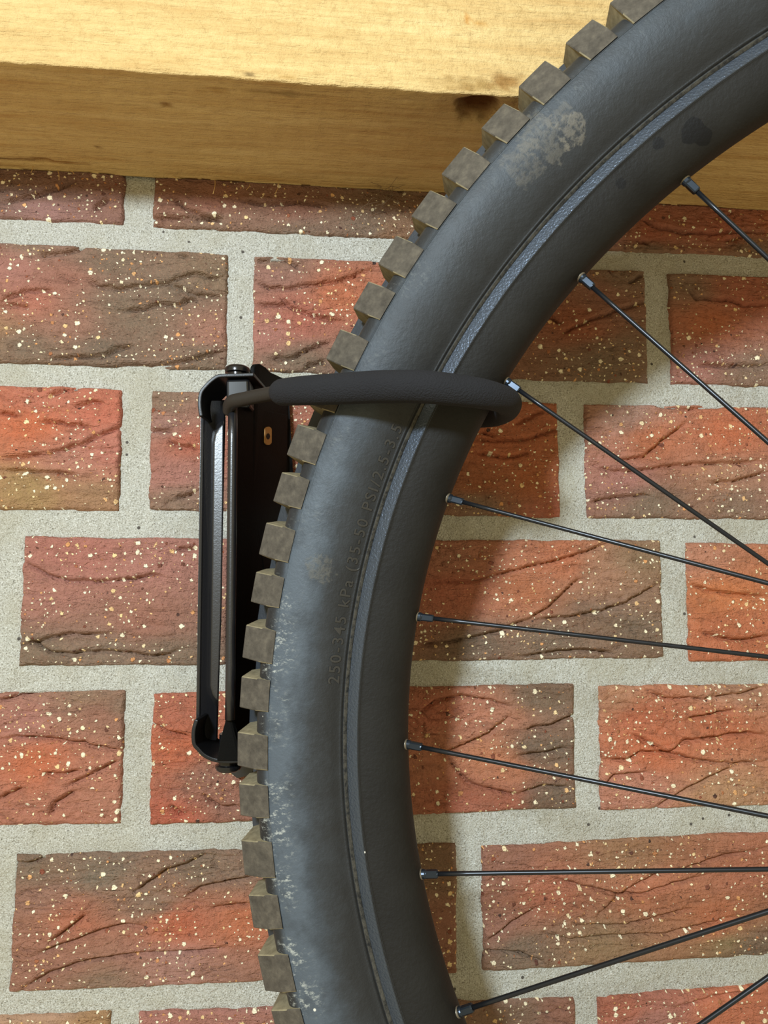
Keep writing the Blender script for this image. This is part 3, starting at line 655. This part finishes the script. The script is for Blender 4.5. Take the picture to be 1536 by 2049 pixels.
half = [(12.0, .3120), (13.0, .3160), (14.2, .3174), (15.6, .3180), (16.5, .3185), (16.9, .3189), (16.6, .3192), (16.5, .3194), (17.3, .3197), (17.8, .3201), (17.7, .3204),
        (18.6, .3216), (20.6, .3238), (23.2, .3275), (26.0, .3325), (28.2, .3380), (29.4, .3430), (29.6, .3470), (29.5, .3482), (29.8, .3486), (29.3, .3492), (28.7, .3515), (27.2, .3548), (24.6, .3570), (21.0, .3584), (15.0, .3600), (8.0, .3612), (0.0, .3616)]
half = [(a / 1000, r) for a, r in half]
def densify(pr, per=3):
    return [tuple(p) for p in spline(pr, per)]
HP = densify(half, 3)
full = HP + [(-a, r) for a, r in HP[::-1][1:]]
mud = [(hitw(1085, 275, .028), .011, L4(104, 99, 88), .34), (hitw(1145, 262, .027), .0075, L4(118, 111, 98), .42), (hitw(1050, 325, .029), .009, L4(100, 95, 85), .3), (hitw(1122, 235, .029), .006, L4(100, 95, 85), .3),
       (hitw(640, 1140, .029), .007, L4(96, 92, 82), .4), (hitw(738, 962, .026), .0016, L4(178, 168, 136), .95), (hitw(676, 1682, .022), .0018, L4(150, 142, 126), .8)]
M_TYRE = mat_tyre(mud)
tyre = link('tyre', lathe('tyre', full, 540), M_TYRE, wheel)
tag(tyre, 'black rubber tyre with dust and painted shading on its sidewall')

def a_at(r):
    pts = [p for p in HP if p[1] >= .3201]
    rr = np.array([p[1] for p in pts]); aa = np.array([p[0] for p in pts]); o = np.argsort(rr)
    return float(np.interp(r, rr[o], aa[o]))

# tread knobs ------------------------------------------------------
def knob_mesh(name, tt, tb, a_in, a_out, r_in, r_out, bi, bo, rbi, rbo, skew=0.0, flank=True):
    """block on the casing: top (a_in..a_out), base wider; x radial, y tangential, z axial"""
    v = []
    for s in (-1, 1):
        v += [(r_in, s * (tt + (tb - tt) * .6) + skew, a_in), (r_out, s * tt + skew, a_out), (rbi, s * (tb + .0008), bi), (rbo, s * (tt * .97), bo), (rbo + .42 * (r_out - rbo), s * (tt * 1.02) + skew * .5, bo + .42 * (a_out - bo) + .0005)]
    f = [(0, 1, 6, 5), (1, 4, 9, 6), (4, 3, 8, 9), (0, 5, 7, 2), (0, 2, 3, 4, 1), (5, 6, 9, 8, 7)]
    me = from_py(name, v, f)
    me.materials.append(M_KNOB); me.materials.append(M_FLANK if flank else M_KNOB)
    me.polygons[4].material_index = 1; me.polygons[5].material_index = 1
    bm = bmesh.new(); bm.from_mesh(me); bmesh.ops.recalc_face_normals(bm, faces=bm.faces)
    bmesh.ops.bevel(bm, geom=[e for e in bm.edges], offset=.00035, segments=1, affect='EDGES', material=-1)
    bm.to_mesh(me); bm.free()
    return me
KA = knob_mesh('tread_knob', .0073, .0096, .0120, .0262, .3672, .3657, .0105, .0302, .3595, .3487, .0002)
KB = knob_mesh('tread_knob', .0068, .0088, .0135, .0258, .3670, .3654, .0120, .0300, .3592, .3490, -.0003)
def centre_mesh(name, tt, tb, a0, a1):
    me = knob_mesh(name, tt, tb, a0, a1, .3698, .3696, a0 - .0012, a1 + .0014, .3606, .3604, 0, False)
    me.materials.clear(); me.materials.append(M_CENTRE)
    for p in me.polygons: p.material_index = 0
    return me
KC = centre_mesh('centre_knob', .0075, .0088, -.0005, .0085); KD = centre_mesh('centre_knob', .0070, .0082, -.0070, .0050)
PT = 360.0 / 49
stuff = bmesh.new()
def put(me_, th, a=1, mirror=False):
    o = bpy.data.objects.new(me_.name, me_); COL.objects.link(o); o.parent = tyre
    o.matrix_local = Matrix.Rotation(math.radians(th), 4, 'Z'); return o
rk = random.Random(9)
for k in range(49):
    ta, tb = -1.0 + PT * k, 2.93 + PT * k
    put(KA, ta + rk.gauss(0, .04)); put(KB, tb + rk.gauss(0, .04))
    put(KC, ta + 1.9); put(KD, tb + 1.6)
    for me_, th in ((KA, ta + 1.2), (KB, tb + 1.2)):
        tmp = me_.copy(); tmp.transform(Matrix.Rotation(math.radians(th), 4, 'Z') @ Matrix.Scale(-1, 4, (0, 0, 1))); stuff.from_mesh(tmp); bpy.data.meshes.remove(tmp)
bmesh.ops.recalc_face_normals(stuff, faces=stuff.faces)
me = bpy.data.meshes.new('rear_tread_knobs'); stuff.to_mesh(me); stuff.free()
tag(link('rear_tread_knobs', me, M_KNOB, tyre, smooth=False), kind='stuff')

# moulded lettering --------------------------------------------------
fc = bpy.data.curves.new('lettering', 'FONT'); fc.body = '250-345 kPa (35-50 PSI/2.5-3.5'; fc.size = .0060; fc.extrude = .0005; fc.offset = .00006; fc.space_character = 1.22; fc.resolution_u = 3
fo = bpy.data.objects.new('lettering', fc); COL.objects.link(fo)
dg = bpy.context.evaluated_depsgraph_get(); lm = bpy.data.meshes.new_from_object(fo.evaluated_get(dg)); bpy.data.objects.remove(fo, do_unlink=True)
co = np.zeros(len(lm.vertices) * 3, np.float32); lm.vertices.foreach_get('co', co); co = co.reshape(-1, 3)
R0, TH0 = .3213, math.radians(4.1)
cut = None
out = np.zeros_like(co)
tot = co[:, 0].max(); want = math.radians(20.8) * .323
for i, (x, y, z) in enumerate(co):
    r = R0 + y * .93; th = TH0 + x / tot * want / .323; a = a_at(r) + (.0005 if z > 0 else -.0006)
    out[i] = (r * math.cos(th), r * math.sin(th), a)
lm.vertices.foreach_set('co', out.ravel()); lm.update(); lm.name = 'lettering'
lm.materials.clear()
M_LETTER = mat_plain('worn_moulded_rubber', (46, 45, 43), 0.5, 0.5, 0, 500, .0001)
tag(link('lettering', lm, M_LETTER, tyre, smooth=False), 'raised pressure marking moulded in the sidewall')

# rim ------------------------------------------------------------------
rim_half = [(13.0, .3150), (15.2, .3176), (15.7, .3177), (17.3, .3124), (17.2, .3119), (16.6, .3112), (15.6, .3085), (13.6, .3040), (10.6, .2995), (7.0, .2965), (3.2, .2951), (0, .2948)]
rim_half = [(a / 1000, r) for a, r in rim_half]
side = rim_half[3:]
side = [(.0168, .3128)] + densify(side, 3)
inner = [(.0, .3070), (.010, .3085), (.0135, .3110)]
ring = side + [(-a, r) for a, r in side[::-1][1:]] + [(-.0135, .3110), (-.010, .3085), (.0, .3070), (.010, .3085), (.0135, .3110)]
rspots = [(hitw(1310, 288, .012), .0048), (hitw(1322, 275, .012), .0040), (hitw(1385, 262, .012), .0052), (hitw(1402, 270, .011), .0042), (hitw(1238, 368, .013), .003)]
rim = link('rim', lathe('rim', ring, 480, True), mat_rim(rspots), wheel)
tag(rim, 'matte black alloy rim')
for s in (1, -1):
    st = [(s * a, r) for a, r in ((.0130, .3112), (.0130, .3150), (.0150, .3177), (.0154, .3178), (.0157, .3176), (.0172, .3127), (.0173, .3122), (.0170, .3117), (.0160, .3112))]
    o = link('rim_flange', lathe('rim_flange', st if s > 0 else st[::-1], 480, True), M_STRIP, rim)
    tag(o, 'blue-grey satin edge of the rim' if s > 0 else None)
    e = o.modifiers.new('split', 'EDGE_SPLIT'); e.split_angle = math.radians(35)

# spokes ----------------------------------------------------------------
seen = [(54.33, -1, 128), (43.05, 1, -86), (32.4, -1, -100), (20.98, 1, 46), (10.14, -1, 122), (-.92, 1, -82), (-11.9, -1, -86), (-22.77, 1, 64), (-33.7, -1, 60)]
sp = list(seen); rem = 32 - len(seen); gap = (360 - (54.33 + 33.7)) / (rem + 1)
for i in range(rem):
    th = -33.7 - gap * (i + 1); s = 1 if i % 2 == 0 else -1
    sp.append((th, s, (-80, -80, 80, 80)[i % 4]))
for th, s, ph in sp:
    p0 = pol(.2945, th, .0012 * s); p1 = pol(.030, th + ph, .028 * s)
    d = (p1 - p0).normalized()
    sk = link('spoke', tube_mesh('spoke', [p0 + d * .0055, p0 + d * .02, p0 + (p1 - p0) * .5, p1], [.00105, .00098, .00095, .001], 10), M_SPOKE, wheel)
    # nipple: round collar then square shank
    bm = bmesh.new()
    q = d.to_track_quat('Z', 'Y').to_matrix().to_4x4()
    def ringf(z, r, sq):
        vs_ = []
        for j in range(16):
            a = 2 * math.pi * j / 16 + .2
            rr = r if not sq else r * .86 / max(abs(math.cos(a)), abs(math.sin(a)), .86 / 1.12)
            vs_.append(bm.verts.new(q @ Vector((rr * math.cos(a), rr * math.sin(a), z)) + p0))
        return vs_
    rings = [ringf(-.0020, .0021, 0), ringf(.0012, .0021, 0), ringf(.0017, .0019, 0), ringf(.0021, .00185, 1), ringf(.0066, .00185, 1), ringf(.0072, .0015, 0)]
    for A_, B_ in zip(rings, rings[1:]):
        for j in range(16): bm.faces.new((A_[j], A_[(j + 1) % 16], B_[(j + 1) % 16], B_[j]))
    bm.faces.new(rings[-1]); bm.faces.new(rings[0][::-1])
    me = bpy.data.meshes.new('nipple'); bm.to_mesh(me); bm.free()
    nip = link('nipple', me, M_NIPPLE, sk, smooth=False)
    # seat washer where it leaves the rim
    rd = Vector((p0.x, p0.y, 0)).normalized(); c = p0 + rd * .0002
    me = tube_mesh('nipple_seat', [c + rd * .0015, c - rd * .0004], .0023, 14)
    link('nipple_seat', me, M_FERRULE, rim)

hubp = [(-.050, .0), (-.050, .0085), (-.042, .0095), (-.041, .014), (-.034, .017), (-.0305, .019), (-.0300, .033), (-.0265, .034), (-.0260, .020), (-.018, .0165), (0, .0155), (.018, .0165), (.0260, .020), (.0265, .034), (.0300, .033), (.0305, .019), (.034, .017), (.041, .014), (.042, .0095), (.050, .0085), (.050, .0)]
hub = link('hub', lathe('hub', hubp, 64), M_HUB, wheel)
e = hub.modifiers.new('split', 'EDGE_SPLIT'); e.split_angle = math.radians(40)

# ------------------------------------------------------------------ wall rack that carries the wheel
rack = empty('bike_rack', W(at(520, 1555, 0)))
tag(rack, 'black steel wall-mounted bike rack with foam-covered hook, holding the wheel', 'bike rack')
RL = rack.location.copy()
def rl(p): return W(p) - RL

def slab(name, front, thick, m, parent=rack, bev=.0006, seg=2):
    """closed polygon of wall-frame points pushed back by the vector thick"""
    n = len(front); t = np.array(thick)
    V = [rl(p) for p in front] + [rl(np.array(p) + t) for p in front]
    F = [tuple(range(n)), tuple(range(2 * n - 1, n - 1, -1))] + [(i, i + n, (i + 1) % n + n, (i + 1) % n) for i in range(n)]
    me_ = from_py(name, V, F)
    bm_ = bmesh.new(); bm_.from_mesh(me_); bmesh.ops.recalc_face_normals(bm_, faces=bm_.faces); bm_.to_mesh(me_); bm_.free()
    o = link(name, me_, m, parent, smooth=False)
    if bev: bevel_obj(o, bev, seg, 30)
    return o
def ribbon(name, line, dirv, th, m, parent=rack, bev=.0005):
    """bent strip: polyline cross-section (wall-frame points), swept along dirv, thickness th (to the left of travel)"""
    P = [np.array(p, float) for p in spline(line, 5)]; n = len(P); dv = np.array(dirv, float); dn = dv / np.linalg.norm(dv)
    A, B = [], []
    for i in range(n):
        t = P[min(i + 1, n - 1)] - P[max(i - 1, 0)]; t /= np.linalg.norm(t); nn = np.cross(dn, t); nn /= np.linalg.norm(nn)
        A.append(P[i] - nn * th / 2); B.append(P[i] + nn * th / 2)
    loop = A + B[::-1]; k = len(loop)
    V = [rl(p) for p in loop] + [rl(p + dv) for p in loop]
    F = [(i, i + k, (i + 1) % k + k, (i + 1) % k) for i in range(k)]
    for i in range(n - 1):
        F.append((i, i + 1, k - 2 - i, k - 1 - i)); F.append((i + k, k - 1 - i + k, k - 2 - i + k, i + 1 + k))
    me_ = from_py(name, V, F); bm_ = bmesh.new(); bm_.from_mesh(me_); bmesh.ops.recalc_face_normals(bm_, faces=bm_.faces); bm_.to_mesh(me_); bm_.free()
    o = link(name, me_, m, parent, smooth=False)
    if bev: bevel_obj(o, bev, 2, 50)
    return o

# plate screwed to the bricks, with its ear at the top
slab('wall_plate', [at(466, 812, -.004), at(508, 770, -.004), at(570, 772, -.004), at(576, 800, -.004), at(572, 1480, -.004), at(500, 1552, -.004), at(474, 1558, -.004), at(458, 1545, -.004), at(458, 1500, -.004)], (0, 0, .0035), M_STEEL)
# upright web standing off the plate (its curved ear shows above the hook)
ear = [at(508, 735, -.044), at(512, 729, -.043), at(521, 728, -.040), at(532, 735, -.033), at(540, 744, -.028), at(553, 750, -.020), at(568, 757, -.011), at(577, 766, -.0045),
       at(590, 1000, -.0045), at(585, 1480, -.0045), at(500, 1480, -.030), at(505, 1000, -.044)]
slab('web', ear, (-.0022, 0, .0004), M_TRAYM)
# swivel bracket on the left: spine, its two bent tabs
SPZ, SPD = -.046, .0055
sx0t, sx1t = at(401, 800, SPZ), at(450, 800, SPZ + SPD)
sx0b, sx1b = at(391, 1482, SPZ), at(433, 1482, SPZ + SPD)
spine = slab('spine', [sx0t, sx1t, sx1b, sx0b], (.0004, 0, .0020), M_STEEL, bev=.0005)
slab('spine_flange', [sx0t, sx0b, sx0b + np.array([.0034, 0, .020]), sx0t + np.array([.0034, 0, .020])], (.0018, 0, .0004), M_STEEL, spine, .0004)
# pressed rib
rib = []
def rp(px, py, dz): return at(px, py, SPZ + .0062 + dz)
rib_o = [(423, 880), (426, 862), (433, 850), (442, 843), (448.5, 840), (447, 1000), (443, 1230), (437, 1415), (429, 1410), (421, 1396), (417, 1380), (420, 1150)]
rib_i = [(427, 888), (430, 870), (436, 858), (443, 850), (448, 848), (446.5, 1000), (442.5, 1230), (436.5, 1402), (431.5, 1398), (425, 1388), (421, 1372), (424, 1150)]
V = []; n = len(rib_o)
def spz(px, py):      # depth of the spine front at that pixel
    f = (px - (401 + (py - 800) / 682 * -10)) / (49 - (py - 800) / 682 * 7)
    return SPZ + SPD * f
for (px, py) in rib_o: V.append(rl(at(px, py, spz(px, py) - .0001)))
for (px, py) in rib_i: V.append(rl(at(px, py, SPZ + .0006 - .0004 * max(0, min(1, (px - (428 - (py - 888) / 500 * 5)) / 18)))))
F = [(i, (i + 1) % n, (i + 1) % n + n, i + n) for i in range(n)] + [tuple(range(n, 2 * n))]
me = from_py('pressed_rib', V, F); bm = bmesh.new(); bm.from_mesh(me); bmesh.ops.recalc_face_normals(bm, faces=bm.faces); bm.to_mesh(me); bm.free()
bevel_obj(link('pressed_rib', me, M_STEEL, spine, smooth=False), .0009, 3, 10)

ribbon('top_tab', [at(508, 749, -.058), at(480, 750, -.058), at(448, 751, -.058), at(434, 753, -.058), at(421, 762, -.058), at(410, 773, -.058), at(402, 784, -.058), at(399, 798, -.058), at(399, 814, -.058), at(402, 833, -.058)], (.004, 0, .026), .0019, M_TAB)
ribbon('bottom_tab', [at(486, 1522, -.058), at(455, 1524, -.058), at(428, 1521, -.058), at(408, 1512, -.058), at(396, 1500, -.058), at(388, 1490, -.058), at(386, 1472, -.058), at(388, 1455, -.058), at(393, 1440, -.058)], (.004, 0, .026), .0019, M_TAB)

def lathe_at(name, centre, axis, prof, m, parent=rack, N=40, split=35):
    """prof: (height along axis, radius)"""
    q = Vector(axis).to_track_quat('Z', 'Y').to_matrix().to_4x4(); q.translation = rl(centre)
    me_ = lathe(name, prof, N); me_.transform(q)
    o = link(name, me_, m, parent)
    e_ = o.modifiers.new('split', 'EDGE_SPLIT'); e_.split_angle = math.radians(split)
    return o
UP = (0, 0, 1); DN = (0, 0, -1)
bt = at(475, 749, -.048)
tb_ = lathe_at('hinge_bolt', bt, UP, [(-.016, .0), (-.016, .0048), (.0002, .0048), (.0005, .0062), (.0022, .0064), (.0032, .0059), (.0039, .0048), (.0042, .0030), (.0030, .0028), (.0028, .0)], M_BOLT)
bb = at(457, 1527, -.048)
lathe_at('hinge_bolt', bb, DN, [(-.014, .0), (-.014, .0046), (.0003, .0048), (.0006, .0062), (.0018, .0063), (.0030, .0056), (.0036, .0045), (.0038, .0), ], M_BOLT)
# bushing block below the upper bolt
bx = [at(451, 758, -.056), at(499, 757, -.056), at(501, 815, -.056), at(452, 815, -.056)]
slab('hinge_block', bx, (.001, 0, .012), M_BOLT, rack, .0016, 3)

# tray the tyre leans on: flat web with a rolled front edge and a flared foot
TN = -.062
t0, t1 = at(466, 808, TN), at(460, 1440, TN)
f0, f1 = at(575, 830, -.009), at(566, 1452, -.009)
tray = slab('tray', [t0, f0, f1, at(560, 1500, -.012), at(486, 1524, -.046), at(478, 1522, -.055), t1], (-.0012, 0, -.0003), M_TRAYM, bev=.0004)
ed = [t0 + (t1 - t0) * k / 8 for k in range(9)]
link('rolled_edge', tube_mesh('rolled_edge', [rl(p) for p in ed], .0023, 20), M_STEEL, tray)
slab('flared_foot', [at(451, 1440, TN), at(456, 1428, TN - .001), at(462, 1436, TN - .0005), at(470, 1466, TN + .002), at(478, 1500, TN + .003), at(480, 1524, TN + .004), at(433, 1523, TN + .003), at(440, 1480, TN + .001)], (.001, 0, .0018), M_TRAYM, tray, .0005)
# slot with its fixing screw
sc_c = at(537, 873, 0)
def on_tray(px, py, lift=.0008):
    n_ = np.cross(t1 - t0, f0 - t0); n_ /= np.linalg.norm(n_)
    if n_[0] < 0: n_ = -n_
    d = np.array([(px - PCX) / FPX, (py - PCY) / FPX, 1.0]) @ RC
    return CC + ((t0 + n_ * lift - CC) @ n_) / (d @ n_) * d, n_
slot = []
for k in range(24):
    a = 2 * math.pi * k / 24; cx_ = 537 + 6.6 * math.cos(a); cy_ = 872 + (11.5 if math.sin(a) > 0 else -11.5) + 6.6 * math.sin(a)
    slot.append(on_tray(cx_, cy_, .0007)[0])
_, tn = on_tray(537, 872)
so = slab('slot_washer', slot, tuple(-tn * .0016), M_SLOT, tray, 0)
hexa = [on_tray(536.5 + 3.8 * math.cos(a), 873 + 6.2 * math.sin(a), .0009)[0] for a in np.arange(8) * math.pi / 4]
slab('screw_recess', hexa, tuple(-tn * .0010), M_DARK, so, 0)

# hook: bare rod, then foam sleeve that wraps round the rim
def wl(px, py, a):
    q = hitw(px, py, a); return HUBC + q[0] * E1 + q[1] * E2 + q[2] * NRM
rod = [at(459, 822, -.060), at(460, 811, -.064), at(467, 803, -.068), at(485, 799, -.072), at(520, 792, -.079), wl(560, 785, .031), wl(600, 783, .0355)]
hook = link('hook_rod', tube_mesh('hook_rod', [rl(p) for p in spline(rod, 6)], .0033, 18), M_RODM, rack)
fp = [wl(553, 786, .0305), wl(600, 782, .0360), wl(680, 778, .0385), wl(760, 774, .0385), wl(840, 774, .0370), wl(915, 781, .0320), wl(970, 789, .0255), wl(1003, 798, .0170), wl(1016, 806, .0070), wl(1014, 816, -.0050), wl(1003, 824, -.0160), wl(985, 830, -.0250), wl(960, 832, -.0310)]
path = spline(fp, 8); n = len(path)
rad = [.0059 + .0009 * math.sin(min(1, i / (n * .55)) * math.pi) for i in range(n)]
rad[0] = .0046; rad[1] = .0055; rad[-1] = .0048
foam = link('foam_sleeve', tube_mesh('foam_sleeve', [rl(p) for p in path], rad, 28), M_FOAM, hook)
tag(foam, 'black foam sleeve')
